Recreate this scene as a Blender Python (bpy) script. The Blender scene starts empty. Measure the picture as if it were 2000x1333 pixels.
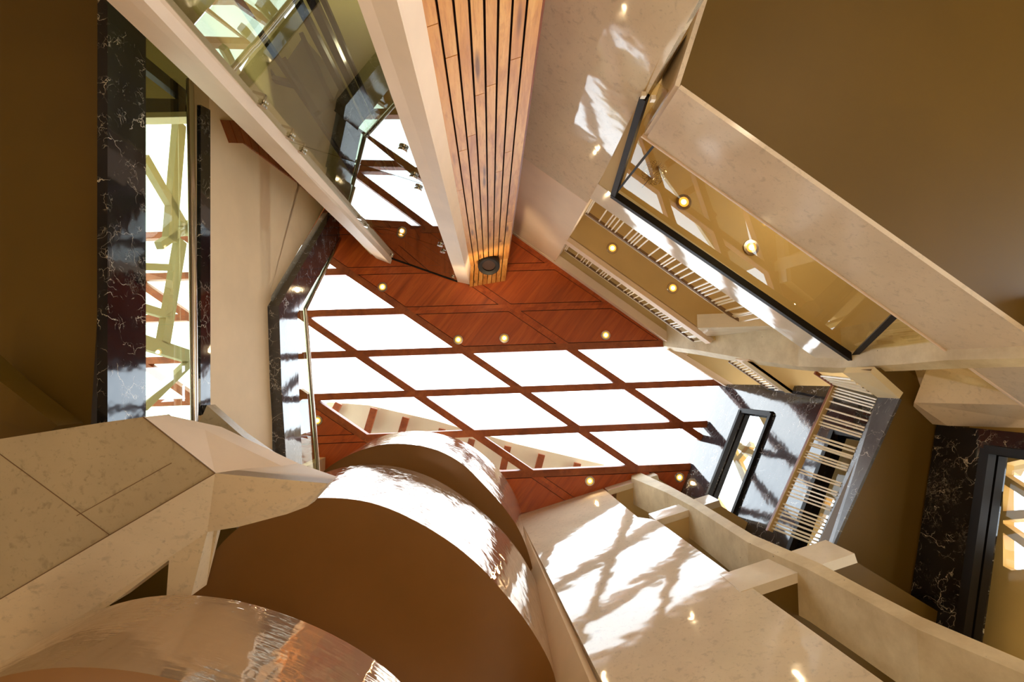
import bpy, bmesh, math, random
from mathutils import Vector, Matrix
random.seed(7)
S = bpy.context.scene
COL = S.collection
# ------------------------------------------------------------------ camera
EYE = 1.30                       # camera height above the lobby floor
FPX = 1000.0
_u = Vector((-43/FPX, -76.5/FPX, -1.0)).normalized()
_x = (Vector((1, 0, 0)) - _u*_u.x).normalized()
_y = _u.cross(_x)
CAMROT = Matrix((_x, _y, _u))    # camera axes -> world
cam_d = bpy.data.cameras.new('camera'); cam_d.sensor_width = 36; cam_d.lens = 36*FPX/2000
cam_d.clip_start = 0.05; cam_d.clip_end = 200
cam = bpy.data.objects.new('camera', cam_d); COL.objects.link(cam)
m4 = CAMROT.to_4x4(); m4.translation = Vector((0, 0, EYE)); cam.matrix_world = m4
S.camera = cam
# ------------------------------------------------------------------ light and exposure
S.view_settings.view_transform = 'Standard'; S.view_settings.look = 'None'
S.view_settings.exposure = 0.0; S.view_settings.gamma = 1.0
SKY = 6.0
W = bpy.data.worlds.new('sky'); S.world = W; W.use_nodes = True
wn = W.node_tree.nodes; wl = W.node_tree.links; wn.clear()
wo = wn.new('ShaderNodeOutputWorld'); wb = wn.new('ShaderNodeBackground'); wb.inputs['Strength'].default_value = SKY
wt = wn.new('ShaderNodeTexCoord'); wz = wn.new('ShaderNodeTexNoise'); wz.inputs['Scale'].default_value = 2.2; wz.inputs['Detail'].default_value = 4
wr = wn.new('ShaderNodeValToRGB'); wr.color_ramp.elements[0].position = .35; wr.color_ramp.elements[1].position = .65
wr.color_ramp.elements[0].color = (.80, .90, 1, 1); wr.color_ramp.elements[1].color = (.95, .98, 1, 1)
wl.new(wt.outputs['Generated'], wz.inputs['Vector']); wl.new(wz.outputs['Fac'], wr.inputs['Fac'])
wl.new(wr.outputs['Color'], wb.inputs['Color']); wl.new(wb.outputs[0], wo.inputs[0])
WARM = (1.0, 0.74, 0.42)

def lamp(name, kind, loc, power, color=WARM, size=.1, spot=None, aim=None, parent=None):
    d = bpy.data.lights.new(name, kind); d.energy = power; d.color = color
    if kind == 'AREA': d.size = size
    else: d.shadow_soft_size = size
    if kind == 'SPOT': d.spot_size = math.radians(spot); d.spot_blend = .6
    o = bpy.data.objects.new(name, d); COL.objects.link(o); o.location = loc
    if aim is not None: o.rotation_euler = (Vector(aim)-Vector(loc)).to_track_quat('-Z', 'Y').to_euler()
    if parent: o.parent = parent
    return o

# ------------------------------------------------------------------ geometry helpers
def ray(px, py):
    w = CAMROT @ Vector(((px-1000)/FPX, -(py-666.5)/FPX, -1.0))
    return w.x/w.z, w.y/w.z
def P(px, py, h):                 # point of the photo's ray at h metres above the eye
    x, y = ray(px, py); return Vector((x*h, y*h, h+EYE))
class Plane:                      # vertical plane through two points seen at height h
    def __init__(s, a, b, h, shift=0.0):
        A = P(*a, h); B = P(*b, h); d = (B-A); d.z = 0; d.normalize()
        n = Vector((d.y, -d.x, 0))
        if n.dot(A) < 0: n = -n
        s.n = n; s.dir = d; s.D = n.x*A.x+n.y*A.y+shift
    def off(s, k):
        q = Plane.__new__(Plane); q.n = s.n; q.dir = s.dir; q.D = s.D+k; return q
    def pt(s, t, h, k=0.0):
        v = s.n*(s.D+k)+s.dir*t; v.z = h+EYE; return v
    def px(s, px, py):
        x, y = ray(px, py); h = s.D/(s.n.x*x+s.n.y*y); return Vector((x*h, y*h, h+EYE))
    def t(s, v): return s.dir.dot(Vector((v.x, v.y, 0)))
class MB:
    def __init__(s): s.v = []; s.f = []
    def face(s, pts):
        b = len(s.v); s.v += [Vector(p) for p in pts]; s.f.append(tuple(range(b, b+len(pts)))); return s
    def prism(s, pts, vec):       # polygon swept along a vector, closed
        pts = [Vector(p) for p in pts]; vec = Vector(vec); n = len(pts); b = len(s.v)
        s.v += pts+[p+vec for p in pts]
        s.f.append(tuple(range(b, b+n))); s.f.append(tuple(range(b+2*n-1, b+n-1, -1)))
        for i in range(n):
            j = (i+1) % n; s.f.append((b+i, b+n+i, b+n+j, b+j))
        return s
    def loft(s, loops, cap=True, close=True):
        b = len(s.v); n = len(loops[0])
        for L in loops: s.v += [Vector(p) for p in L]
        for k in range(len(loops)-1):
            for i in range(n if close else n-1):
                j = (i+1) % n
                s.f.append((b+k*n+i, b+k*n+j, b+(k+1)*n+j, b+(k+1)*n+i))
        if cap:
            s.f.append(tuple(range(b+n-1, b-1, -1))); e = b+(len(loops)-1)*n; s.f.append(tuple(range(e, e+n)))
        return s
    def bar(s, a, b, w, h=None, up=Vector((0, 0, 1))):
        a = Vector(a); b = Vector(b); h = h or w; d = (b-a).normalized()
        sx = d.cross(up)
        if sx.length < 1e-3: sx = d.cross(Vector((1, 0, 0)))
        sx.normalize(); sy = sx.cross(d).normalized()
        q = [a+sx*w/2*i+sy*h/2*j for i, j in ((-1, -1), (1, -1), (1, 1), (-1, 1))]
        return s.prism(q, b-a)
    def tube(s, pts, r, seg=12):
        pts = [Vector(p) for p in pts]; loops = []
        for i, p in enumerate(pts):
            d = (pts[min(i+1, len(pts)-1)]-pts[max(i-1, 0)]).normalized()
            a = d.cross(Vector((0, 0, 1)))
            if a.length < 1e-3: a = Vector((1, 0, 0))
            a.normalize(); c = a.cross(d).normalized()
            loops.append([p+(a*math.cos(2*math.pi*k/seg)+c*math.sin(2*math.pi*k/seg))*r for k in range(seg)])
        return s.loft(loops)
    def build(s, name, mat, parent=None, smooth=False, bevel=0, **tags):
        me = bpy.data.meshes.new(name); me.from_pydata([tuple(v) for v in s.v], [], s.f)
        bm = bmesh.new(); bm.from_mesh(me); bmesh.ops.recalc_face_normals(bm, faces=bm.faces)
        if smooth:
            for f in bm.faces: f.smooth = True
            for e in bm.edges:
                if len(e.link_faces) == 2 and e.calc_face_angle(0) > math.radians(35): e.smooth = False
        bm.to_mesh(me); bm.free(); me.materials.append(mat)
        o = bpy.data.objects.new(name, me); COL.objects.link(o)
        if parent: o.parent = parent
        if bevel:
            m = o.modifiers.new('edge', 'BEVEL'); m.width = bevel; m.segments = 2; m.limit_method = 'ANGLE'
        for k, v in tags.items(): o[k] = v
        return o
def empty(name, label, cat, loc=(0, 0, 0), group=None):
    o = bpy.data.objects.new(name, None); COL.objects.link(o); o['label'] = label; o['category'] = cat
    o.empty_display_size = .1
    if group: o['group'] = group
    return o
ST = dict(kind='structure')

# ------------------------------------------------------------------ materials
class N:
    def __init__(s, name):
        s.m = bpy.data.materials.new(name); s.m.use_nodes = True; s.t = s.m.node_tree; s.t.nodes.clear()
        s.out = s.n('ShaderNodeOutputMaterial'); s.tc = s.n('ShaderNodeTexCoord')
    def n(s, k, **kw):
        o = s.t.nodes.new(k)
        for a, b in kw.items(): setattr(o, a, b)
        return o
    def l(s, a, b): s.t.links.new(a, b)
    def mapping(s, scale=(1, 1, 1), rot=(0, 0, 0)):
        m = s.n('ShaderNodeMapping'); m.inputs['Scale'].default_value = scale; m.inputs['Rotation'].default_value = rot
        s.l(s.tc.outputs['Object'], m.inputs[0]); return m.outputs[0]
    def noise(s, vec, scale, detail=4, rough=.55, dist=0):
        o = s.n('ShaderNodeTexNoise'); o.inputs['Scale'].default_value = scale; o.inputs['Detail'].default_value = detail
        o.inputs['Roughness'].default_value = rough; o.inputs['Distortion'].default_value = dist
        s.l(vec, o.inputs['Vector']); return o.outputs['Fac']
    def ramp(s, fac, stops):
        r = s.n('ShaderNodeValToRGB'); e = r.color_ramp.elements
        while len(e) < len(stops): e.new(.5)
        for i, (p, c) in enumerate(stops): e[i].position = p; e[i].color = (*c, 1) if len(c) == 3 else c
        s.l(fac, r.inputs[0]); return r.outputs[0]
    def mix(s, fac, a, b, mode='MIX'):
        o = s.n('ShaderNodeMix', data_type='RGBA', blend_type=mode)
        for k, v in ((0, fac), (6, a), (7, b)):
            if isinstance(v, (int, float)): o.inputs[k].default_value = v
            elif isinstance(v, tuple): o.inputs[k].default_value = (*v, 1)
            else: s.l(v, o.inputs[k])
        return o.outputs[2]
    def math(s, op, a, b=0):
        o = s.n('ShaderNodeMath', operation=op)
        for k, v in ((0, a), (1, b)):
            if isinstance(v, (int, float)): o.inputs[k].default_value = v
            else: s.l(v, o.inputs[k])
        return o.outputs[0]
    def pbr(s, col, rough=.5, metal=0, ior=1.5, bump=None, bs=.1, bd=.02, coat=0, emit=None, es=0):
        b = s.n('ShaderNodeBsdfPrincipled')
        for k, v in (('Base Color', col), ('Roughness', rough), ('Metallic', metal), ('IOR', ior), ('Coat Weight', coat)):
            if isinstance(v, (int, float)): b.inputs[k].default_value = v
            elif isinstance(v, tuple): b.inputs[k].default_value = (*v, 1)
            else: s.l(v, b.inputs[k])
        b.inputs['Coat Roughness'].default_value = .03
        if emit: b.inputs['Emission Color'].default_value = (*emit, 1); b.inputs['Emission Strength'].default_value = es
        if bump is not None:
            k = s.n('ShaderNodeBump'); k.inputs['Strength'].default_value = bs; k.inputs['Distance'].default_value = bd
            s.l(bump, k.inputs['Height']); s.l(k.outputs[0], b.inputs['Normal'])
        s.l(b.outputs[0], s.out.inputs[0]); return s.m
def srgb(r, g, b):
    f = lambda c: (c/255/12.92) if c/255 <= .04045 else ((c/255+.055)/1.055)**2.4
    return (f(r), f(g), f(b))
def scaled(c, k): return tuple(min(1, x*k) for x in c)

def plaster(name, c, rough=.75, var=.06):
    a = N(name); v = a.mapping(); n = a.noise(v, 1.2, 5)
    col = a.ramp(n, [(.3, scaled(c, 1-var)), (.7, scaled(c, 1+var))])
    return a.pbr(col, rough, bump=a.noise(v, 60, 3), bs=.05, bd=.004)
def stone(name, c, rough=.06, ior=1.7, wav=.009, spk=.8, tile=None):
    a = N(name); v = a.mapping(); v2 = a.mapping((1, 1, 1.0))
    n = a.noise(v, 1.1, 6, .6); col = a.ramp(n, [(.3, scaled(c, .90)), (.7, scaled(c, 1.08))])
    f = a.noise(v2, 11, 5, .6, .4); col = a.mix(a.ramp(f, [(.56, (0, 0, 0)), (.70, (spk*.6,)*3)]), col, scaled(c, .62))
    g = a.noise(v, 26, 3, .6); col = a.mix(a.ramp(g, [(.60, (0, 0, 0)), (.74, (spk*.5,)*3)]), col, scaled(c, .5))
    wob = a.math('ADD', a.noise(a.mapping((.9, .9, .9)), 1.3, 2), a.math('MULTIPLY', a.noise(v, 6, 1), .10))
    return a.pbr(col, rough, ior=ior, bump=wob, bs=1.0, bd=wav)
def marble(name, base, vein, ior=1.6, dens=1.0, rough=.07):
    a = N(name); v = a.mapping()
    d = a.n('ShaderNodeTexNoise'); d.inputs['Scale'].default_value = 2.0; d.inputs['Detail'].default_value = 6; a.l(v, d.inputs['Vector'])
    wv = a.n('ShaderNodeVectorMath', operation='MULTIPLY_ADD'); a.l(d.outputs['Color'], wv.inputs[0]); wv.inputs[1].default_value = (.9, .9, .9); a.l(v, wv.inputs[2])
    def veins(sc, w):
        o = a.n('ShaderNodeTexVoronoi', feature='DISTANCE_TO_EDGE'); o.inputs['Scale'].default_value = sc; a.l(wv.outputs[0], o.inputs['Vector'])
        return a.ramp(o.outputs['Distance'], [(0, (1, 1, 1)), (w, (0, 0, 0))])
    m1 = a.ramp(a.noise(v, 2.6*dens, 3), [(.50, (0, 0, 0)), (.58, (1, 1, 1))])
    m2 = a.ramp(a.noise(v, 5*dens, 4), [(.52, (0, 0, 0)), (.64, (.8, .8, .8))])
    m3 = a.ramp(a.noise(v, 1.1, 2), [(.60, (0, 0, 0)), (.80, (.5, .5, .5))])
    fz = a.ramp(a.noise(v, 22, 6, .7, 1.5), [(.52, (0, 0, 0)), (.60, (.7, .7, .7))])
    k = a.math('MAXIMUM', a.math('MULTIPLY', veins(2.6, .010), m1), a.math('MULTIPLY', veins(8, .022), m2))
    k = a.math('MAXIMUM', k, a.math('MULTIPLY', fz, m3))
    cl = a.ramp(a.noise(v, 1.3, 7, .7, .8), [(.4, base), (.75, scaled(base, 2.4))])
    return a.pbr(a.mix(k, cl, vein), rough, ior=ior, bump=a.noise(v, 1.5, 3), bs=.6, bd=.012)
def planks(name, c1, c2, c3, scale, rot=(0, 0, 0), rough=.35, isl=True, ior=1.5, knots=True, cs=.25):
    a = N(name); v = a.mapping((1, 1, 1), rot); mp = a.n('ShaderNodeMapping'); mp.inputs['Scale'].default_value = scale; a.l(v, mp.inputs[0]); v = mp.outputs[0]
    gi = a.n('ShaderNodeNewGeometry'); off = a.n('ShaderNodeVectorMath', operation='ADD')
    mu = a.math('MULTIPLY', gi.outputs['Random Per Island'], 37.0); a.l(v, off.inputs[0]); a.l(mu, off.inputs[1])
    v = off.outputs[0]
    n1 = a.noise(v, 1.0, 6, .6, .8); col = a.ramp(n1, [(.25, c1), (.5, c2), (.75, c3)])
    n2 = a.noise(v, 5, 4, .7, .3); col = a.mix(a.ramp(n2, [(.5, (0, 0, 0)), (.7, (.5, .5, .5))]), col, c1)
    if knots:
        w = a.n('ShaderNodeTexVoronoi'); w.inputs['Scale'].default_value = .9
        a.l(v, w.inputs['Vector']); col = a.mix(a.ramp(w.outputs['Distance'], [(.08, (.9,)*3), (.20, (0, 0, 0))]), col, scaled(c1, .35))
    col = a.mix(a.math('MULTIPLY', gi.outputs['Random Per Island'], cs), col, c1)
    return a.pbr(col, rough, ior=ior, bump=n2, bs=.15, bd=.004)
M = {}
M['wall'] = plaster('warm_white_plaster', srgb(228, 200, 160))
M['pier'] = plaster('pinkish_white_plaster', srgb(238, 215, 190), .55)
M['soffit'] = plaster('beige_painted_soffit', srgb(205, 178, 125))
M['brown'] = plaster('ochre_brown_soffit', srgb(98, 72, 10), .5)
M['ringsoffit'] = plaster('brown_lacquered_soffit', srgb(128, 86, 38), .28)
M['olive'] = plaster('olive_cream_plaster', srgb(222, 214, 165))
M['yellow'] = plaster('yellow_plaster', srgb(235, 195, 115))
M['latt'] = plaster('olive_cream_paint', srgb(190, 180, 142))
M['cream'] = plaster('cream_paint', srgb(240, 226, 190), .5)
M['polish'] = stone('polished_cream_stone', srgb(230, 216, 190))
M['polish2'] = stone('polished_white_stone', srgb(238, 227, 208), spk=.2, wav=.008, ior=1.55)
M['honed'] = stone('honed_beige_stone', srgb(214, 194, 160), rough=.30, ior=1.5, wav=.003, spk=1.0)
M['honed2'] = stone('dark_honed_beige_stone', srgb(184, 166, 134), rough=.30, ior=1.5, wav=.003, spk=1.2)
M['floorstone'] = stone('floor_stone', srgb(214, 196, 164), rough=.2, ior=1.5, wav=.003)
M['fascia'] = stone('honed_pink_beige_stone', srgb(222, 204, 180), rough=.12, ior=1.5, wav=.006, spk=.7)
M['black'] = marble('black_marble', (.006, .006, .008), (.75, .66, .50))
M['grey'] = marble('polished_grey_black_marble', (.02, .02, .024), (.8, .76, .70), ior=1.75, rough=.09)
M['edge'] = marble('veined_charcoal_marble', (.045, .043, .05), (.8, .76, .70), ior=1.5, rough=.3)
def concrete():
    a = N('cast_concrete'); v = a.mapping(); n = a.noise(v, 2, 7, .65)
    col = a.ramp(n, [(.3, srgb(196, 176, 136)), (.7, srgb(230, 214, 176))])
    w = a.n('ShaderNodeTexVoronoi'); w.inputs['Scale'].default_value = 9; a.l(v, w.inputs['Vector'])
    pm = a.math('MULTIPLY', a.ramp(w.outputs['Distance'], [(.05, (1, 1, 1)), (.08, (0, 0, 0))]), a.ramp(a.noise(v, 3, 2), [(.5, (0, 0, 0)), (.55, (1, 1, 1))]))
    return a.pbr(a.mix(pm, col, srgb(80, 62, 40)), .6, bump=n, bs=.3, bd=.02)
M['concrete'] = concrete()
M['ceil'] = planks('red_mahogany_veneer', srgb(140, 58, 18), srgb(186, 84, 30), srgb(206, 104, 42), (.35, 5, 1), (0, 0, math.radians(52)), .3, knots=False, cs=.2)
M['groove'] = plaster('dark_groove', srgb(45, 18, 8))
M['beam'] = planks('skylight_beam_timber', srgb(120, 54, 18), srgb(158, 78, 30), srgb(180, 98, 44), (3, 3, 3), rough=.45, knots=False)
M['pine'] = planks('stained_pine', srgb(176, 104, 40), srgb(224, 158, 80), srgb(240, 186, 106), (7, 7, .8), rough=.4)
M['pinedark'] = planks('brown_plank', srgb(110, 50, 16), srgb(146, 74, 26), srgb(160, 84, 32), (2, 2, 2), rough=.4)
def mirror():
    a = N('lacquered_metal_fascia'); v = a.mapping((1, 1, .55)); v2 = a.mapping((1.2, 1.2, 12))
    h = a.math('ADD', a.noise(v, 2.0, 3), a.math('MULTIPLY', a.noise(v2, 2.2, 3), .06))
    return a.pbr(srgb(205, 180, 152), .03, metal=.62, ior=1.8, bump=h, bs=1, bd=.03)
M['mirror'] = mirror()
def metal(name, c, r=.25): return N(name).pbr(c, r, metal=1)
M['steel'] = metal('brushed_steel', srgb(190, 178, 165), .22)
M['darkmetal'] = N('dark_bronze_metal').pbr(srgb(24, 19, 15), .5, ior=1.3)
M['carmetal'] = N('dark_grey_steel').pbr(srgb(52, 48, 36), .4)
M['white'] = N('white_enamel').pbr(srgb(248, 238, 215), .3)
M['railbrown'] = N('rusty_rail').pbr(srgb(120, 92, 62), .5)
def glass(name, tint, ior=1.5, extra=0.0):
    a = N(name); f = a.n('ShaderNodeFresnel'); f.inputs['IOR'].default_value = ior
    t = a.n('ShaderNodeBsdfTransparent'); t.inputs['Color'].default_value = (*tint, 1)
    g = a.n('ShaderNodeBsdfGlossy'); g.inputs['Roughness'].default_value = .0; g.inputs['Color'].default_value = (.96, 1, .97, 1)
    x = a.n('ShaderNodeMixShader'); gi = a.n('ShaderNodeNewGeometry')
    a.l(a.math('MULTIPLY', a.math('ADD', f.outputs[0], extra), a.math('SUBTRACT', 1, gi.outputs['Backfacing'])), x.inputs[0]); a.l(t.outputs[0], x.inputs[1]); a.l(g.outputs[0], x.inputs[2])
    a.l(x.outputs[0], a.out.inputs[0]); return a.m
M['glass'] = glass('reflective_glass', (.80, .86, .74), 1.7, .04)
M['skyglass'] = glass('clear_skylight_glass', (.97, .99, 1.0), 1.3)
M['tint'] = glass('olive_tinted_glass', (.72, .71, .58), 1.7, .05)
M['galglass'] = glass('gallery_glass', (.92, .88, .74), 1.42)
M['bulb'] = N('lit_lamp').pbr((1, .8, .4), .5, emit=(1, .78, .36), es=7)
M['glow_ring'] = N('lamp_glow').pbr((1, .6, .2), .3, emit=(1, .45, .05), es=1.3)  # orange glow around the bulb, put into the material as emission

# ------------------------------------------------------------------ reference planes (all verified against several edges of the photo)
WE = Plane((1000, 455), (1305, 672), 13.0)        # north-east gallery wall
WS = Plane((1022, 1004), (1244, 934), 13.0)       # south polished wall
EA = Plane((1415, 745), (1350, 910), 13.0)        # east marble wall
WW = Plane((410, 300), (410, 780), 7.3)           # west wall
CE = 13.0

def vslab(mb, pl, pts, th, k=0.0):                 # polygon in a vertical plane given as (t,h), thickened outwards
    return mb.prism([pl.pt(t, h, k) for t, h in pts], pl.n*th)
def rect(t0, t1, h0, h1): return [(t0, h0), (t1, h0), (t1, h1), (t0, h1)]

# ------------------------------------------------------------------ floor and lobby shell
MB().prism([(-12, -12, 0), (12, -12, 0), (12, 12, 0), (-12, 12, 0)], (0, 0, -.2)).build('floor', M['floorstone'], **ST)
for nm, a, b in (('wall_north', (-12, -12), (12, -12)), ('wall_south', (-12, 12), (12, 12)), ('wall_west', (-12, -12), (-12, 12))):
    top = CE+EYE+.4 if nm != 'wall_west' else 5.3+EYE
    v = Vector((0, -.2, 0)) if nm == 'wall_north' else Vector((0, .2, 0)) if nm == 'wall_south' else Vector((-.2, 0, 0))
    MB().prism([(*a, 0), (*b, 0), (*b, top), (*a, top)], v).build(nm, M['wall'], **ST)
MB().prism([(12, -12, 0), (12, -2.2, 0), (12, -2.2, CE+EYE+.4), (12, -12, CE+EYE+.4)], (.2, 0, 0)).build('wall_east', M['wall'], **ST)

# ------------------------------------------------------------------ skylight and timber ceiling
O0 = Vector((-8.9726, -2.5663, 0)); U = Vector((2.6654, -.0947, 0)); V = Vector((1.4748, .9995, 0))
def G(i, j, h=CE): q = O0+U*i+V*j; q.z = h+EYE; return q
def is_glass(i, j):
    if j < -2 or j > 4: return False
    if j <= 1: return i < 2 and i > -4 and j >= -1
    if j == 2: return i <= 4 and i > -4
    if j == 3: return 0 <= i <= 4
    return 0 <= i <= 4
IR, JR = range(-6, 9), range(-8, 13)
def clip(q, n, d):                                   # keep the side n.p <= d
    out = []
    for a, b in zip(q, q[1:]+q[:1]):
        da, db = n.dot(a)-d, n.dot(b)-d
        if da <= 0: out.append(a)
        if (da < 0 < db) or (db < 0 < da): out.append(a.lerp(b, da/(da-db)))
    return out
def put(mb, q, th):
    q = clip(clip(q, EA.n, EA.D+.15), Vector((-1, 0, 0)), 6.7)
    if len(q) > 2: mb.prism(q, (0, 0, th))
ceil = MB(); panels = MB(); strips = MB()
for i in IR:
    for j in JR:
        if is_glass(i, j): continue
        put(ceil, [G(i, j, CE+.03), G(i+1, j, CE+.03), G(i+1, j+1, CE+.03), G(i, j+1, CE+.03)], .3)
        a, b, g = .065, .10, .008
        put(panels, [G(i+a, j+b), G(i+1-a, j+b), G(i+1-a, j+1-b), G(i+a, j+1-b)], .028)
        a2, b2 = a-g, b-g*2
        put(strips, [G(i, j), G(i+1, j), G(i+1, j+b2), G(i, j+b2)], .026)
        put(strips, [G(i, j+1-b2), G(i+1, j+1-b2), G(i+1, j+1), G(i, j+1)], .026)
        put(strips, [G(i, j+b2), G(i+a2, j+b2), G(i+a2, j+1-b2), G(i, j+1-b2)], .026)
        put(strips, [G(i+1-a2, j+b2), G(i+1, j+b2), G(i+1, j+1-b2), G(i+1-a2, j+1-b2)], .026)
co = ceil.build('ceiling', M['groove'], **ST)
panels.build('veneer_panels', M['ceil'], co); strips.build('panel_borders', M['ceil'], co)
sky = bpy.data.objects.new('window_1', None); COL.objects.link(sky); sky['kind'] = 'structure'; sky['label'] = 'skylight of parallelogram panes between timber beams'
fr = MB(); pn = MB()
for i in IR:
    for j in JR:
        if is_glass(i, j): put(pn, [G(i, j, CE+.27), G(i+1, j, CE+.27), G(i+1, j+1, CE+.27), G(i, j+1, CE+.27)], .012)
pn.build('glass_pane', M['skyglass'], sky)
for i in IR:
    for j in JR:
        g0 = is_glass(i, j)
        for on, b_ in ((g0 or is_glass(i, j-1), G(i+1, j, CE+.112)), (g0 or is_glass(i-1, j), G(i, j+1, CE+.1135))):
            a_ = G(i, j, b_.z-EYE)
            da, db = EA.n.dot(a_)-EA.D, EA.n.dot(b_)-EA.D
            if not on or da > 0: continue
            if db > 0: b_ = a_.lerp(b_, da/(da-db))
            fr.bar(a_, b_, .17, .24)
fr.build('timber_beams', M['beam'], sky)
# beam end dropping against the marble
# building parapet seen beyond the skylight
par = empty('roof_parapet', 'white parapet with timber posts seen through the lower skylight panes', 'parapet')
PH = 15.5
pp = [P(640, 786, PH), P(720, 792, PH), P(850, 822, PH), P(1010, 868, PH), P(1180, 908, PH)]
lo = [P(600, 820, PH), P(690, 905, PH), P(850, 960, PH), P(1010, 990, PH), P(1180, 960, PH)]
mbp = MB()
for a, b, c, d in zip(pp, pp[1:], lo[1:], lo): mbp.prism([a, b, c, d], (0, 0, .15))
mbp.build('screen', M['cream'], par)
for (x, y, x2, y2) in ((662, 788, 650, 812), (731, 798, 717, 845), (793, 816, 783, 850), (864, 838, 858, 862), (922, 858, 916, 880), (992, 872, 982, 918), (1058, 888, 1050, 918), (1128, 905, 1124, 925)):
    MB().bar(P(x, y, PH-.12), P(x2, y2, PH-.12), .2, .12).build('post', M['beam'], par)

# ------------------------------------------------------------------ west wall with marble ribbon openings
ww1 = MB()
def wrect(t0, t1, h0, h1, k=0): vslab(ww1, WW, rect(t0, t1, h0, h1), .25, k)
wrect(-8, 1.75, 7.28, 9.32)
# part above the lower ribbon whose upper edge follows the chamfered opening
wa = [WW.px(410, 238), WW.px(436, 238), WW.px(625, 388)]
tt = lambda p: WW.t(p)
c1 = WW.px(523, 590); c2 = WW.px(637, 400)
vslab(ww1, WW, [(tt(c1), 8.9), (tt(c1), c1.z-EYE), (tt(c2), c2.z-EYE), (tt(c2)-4, 13), (-8, 13), (-8, 8.9)], .25)
ww1.build('wall_northwest', M['wall'], **ST)
WM = WW.off(-.12)
def ribbon(pl, lower, upper, depth, name, label, mat):
    A = [pl.px(*p) for p in lower]; B = [pl.px(*p) for p in upper]; o = pl.n*depth; mb = MB()
    mb.loft([[a, b, b+o, a+o] for a, b in zip(A, B)])
    return mb.build(name, mat, label=label, category='marble trim')
ribbon(WM, [(210, -30), (210, 860)], [(285, -60), (285, 850)], .10, 'marble_sill_band', 'wide black marble band with pale veins beside the dark left soffit', M['black'])
ribbon(WM, [(392, 205), (392, 812)], [(411, 215), (411, 805)], .05, 'marble_head_band', 'narrow black marble strip beside the tall left handrail', M['black'])
WU = WW.off(-.2)
ribbon(WU, [(668, 384), (545, 598), (550, 760), (562, 945)], [(700, 404), (581, 612), (584, 760), (592, 945)], .26, 'marble_sill_band', 'angled polished black marble band around the upper left opening', M['grey'])
# lower window balustrade
gb = empty('glass_balustrade', 'tall narrow glass pane with steel handrail in the lower left opening', 'balustrade')
g1 = WW.off(-.02)
MB().prism([g1.px(284, 60), g1.px(284, 850), g1.px(374, 845), g1.px(374, 130)], WW.n*.015).build('glass_pane', M['glass'], gb)
MB().tube([WM.px(371, 156), WM.px(376, 480), WM.px(380, 838)], .045).build('handrail', M['steel'], gb, smooth=True)
gb2 = empty('glass_balustrade', 'glass balustrade with bent steel handrail in the upper left opening', 'balustrade')
q = [(678, 400), (581, 606), (584, 760), (590, 930)]; r = [(690, 428), (600, 605), (608, 760), (622, 924)]
qa = [WU.px(*p)+WW.n*.1 for p in q]; qb = [WU.px(*p)+WW.n*.02 for p in r]; mb = MB()
mb.loft([[a, b, b+WW.n*.012, a+WW.n*.012] for a, b in zip(qa, qb)]); mb.build('glass_pane', M['glass'], gb2)
MB().tube([WU.px(674, 446), WU.px(596, 605), WU.px(608, 760), WU.px(621, 922)], .045).build('handrail', M['steel'], gb2, smooth=True)
# room behind the lower opening
mb = MB(); 
for rr in (rect(-8, 6, 5.5, 7.6), rect(-8, 6, 10.9, 13.4), rect(-8, -5.4, 7.6, 10.9), rect(1.6, 6, 7.6, 10.9)): vslab(mb, WW, rr, .15, 1.8)
mb.build('wall_west_outer', M['olive'], **ST)
wl_ = empty('facade_lattice', 'olive cream crisscross lattice with bars imitating reflections behind the tall glass of the lower left opening', 'lattice')
WL = WW.off(1.95)
for a, b, w_ in (((350, 240), (331, 470), .26), ((280, 308), (366, 456), .18), ((310, 480), (395, 422), .14), ((352, 470), (318, 672), .24), ((278, 521), (330, 523), .12), ((278, 602), (326, 616), .14), ((275, 668), (390, 704), .24), ((278, 796), (374, 704), .14)):  # last two bars imitate skylight reflections in the pane
    MB().bar(WL.px(*a), WL.px(*b), w_, .12, up=WW.n).build('lattice_bar', M['latt'], wl_)
mb = MB(); mb.prism([WW.pt(-8, 7.35, .24), WW.pt(-4.0, 7.35, .24), WW.pt(-4.0, 7.35, 1.8), WW.pt(-8, 7.35, 1.8)], (0, 0, .2)); mb.build('trim_1', M['cream'], **ST)
wf = empty('transom_frame', 'dark bronze window transom behind the lower left glass pane', 'window frame')
MB().bar(WW.off(.3).px(270, 206), WW.off(.3).px(398, 206), .12, .16).build('rail', M['darkmetal'], wf)
MB().bar(WW.off(.3).px(270, 118), WW.off(.3).px(380, 206), .1, .16).build('rail', M['darkmetal'], wf)
# left and lower lobby soffits
mb = MB(); e = ray(191, 400)[0]*5.3
mb.prism([(-12, -12, 5.3+EYE), (-3.98, -12, 5.3+EYE), (-3.93, 12, 5.3+EYE), (-12, 12, 5.3+EYE)], (0, 0, .25))
mb.prism([P(*p, 8.0) for p in ((-100, 900), (330, 960), (455, 1005), (480, 1100), (480, 1600), (-100, 1600))], (0, 0, .25))
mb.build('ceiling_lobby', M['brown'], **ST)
mb = MB()
mb.prism([P(-60, 690, 4.9), P(0, 745, 4.9), P(112, 832, 4.9), P(90, 850, 4.9), P(-60, 800, 4.9)], (0, 0, .3)); mb.build('trim_2', M['brown'], **ST)

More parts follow.
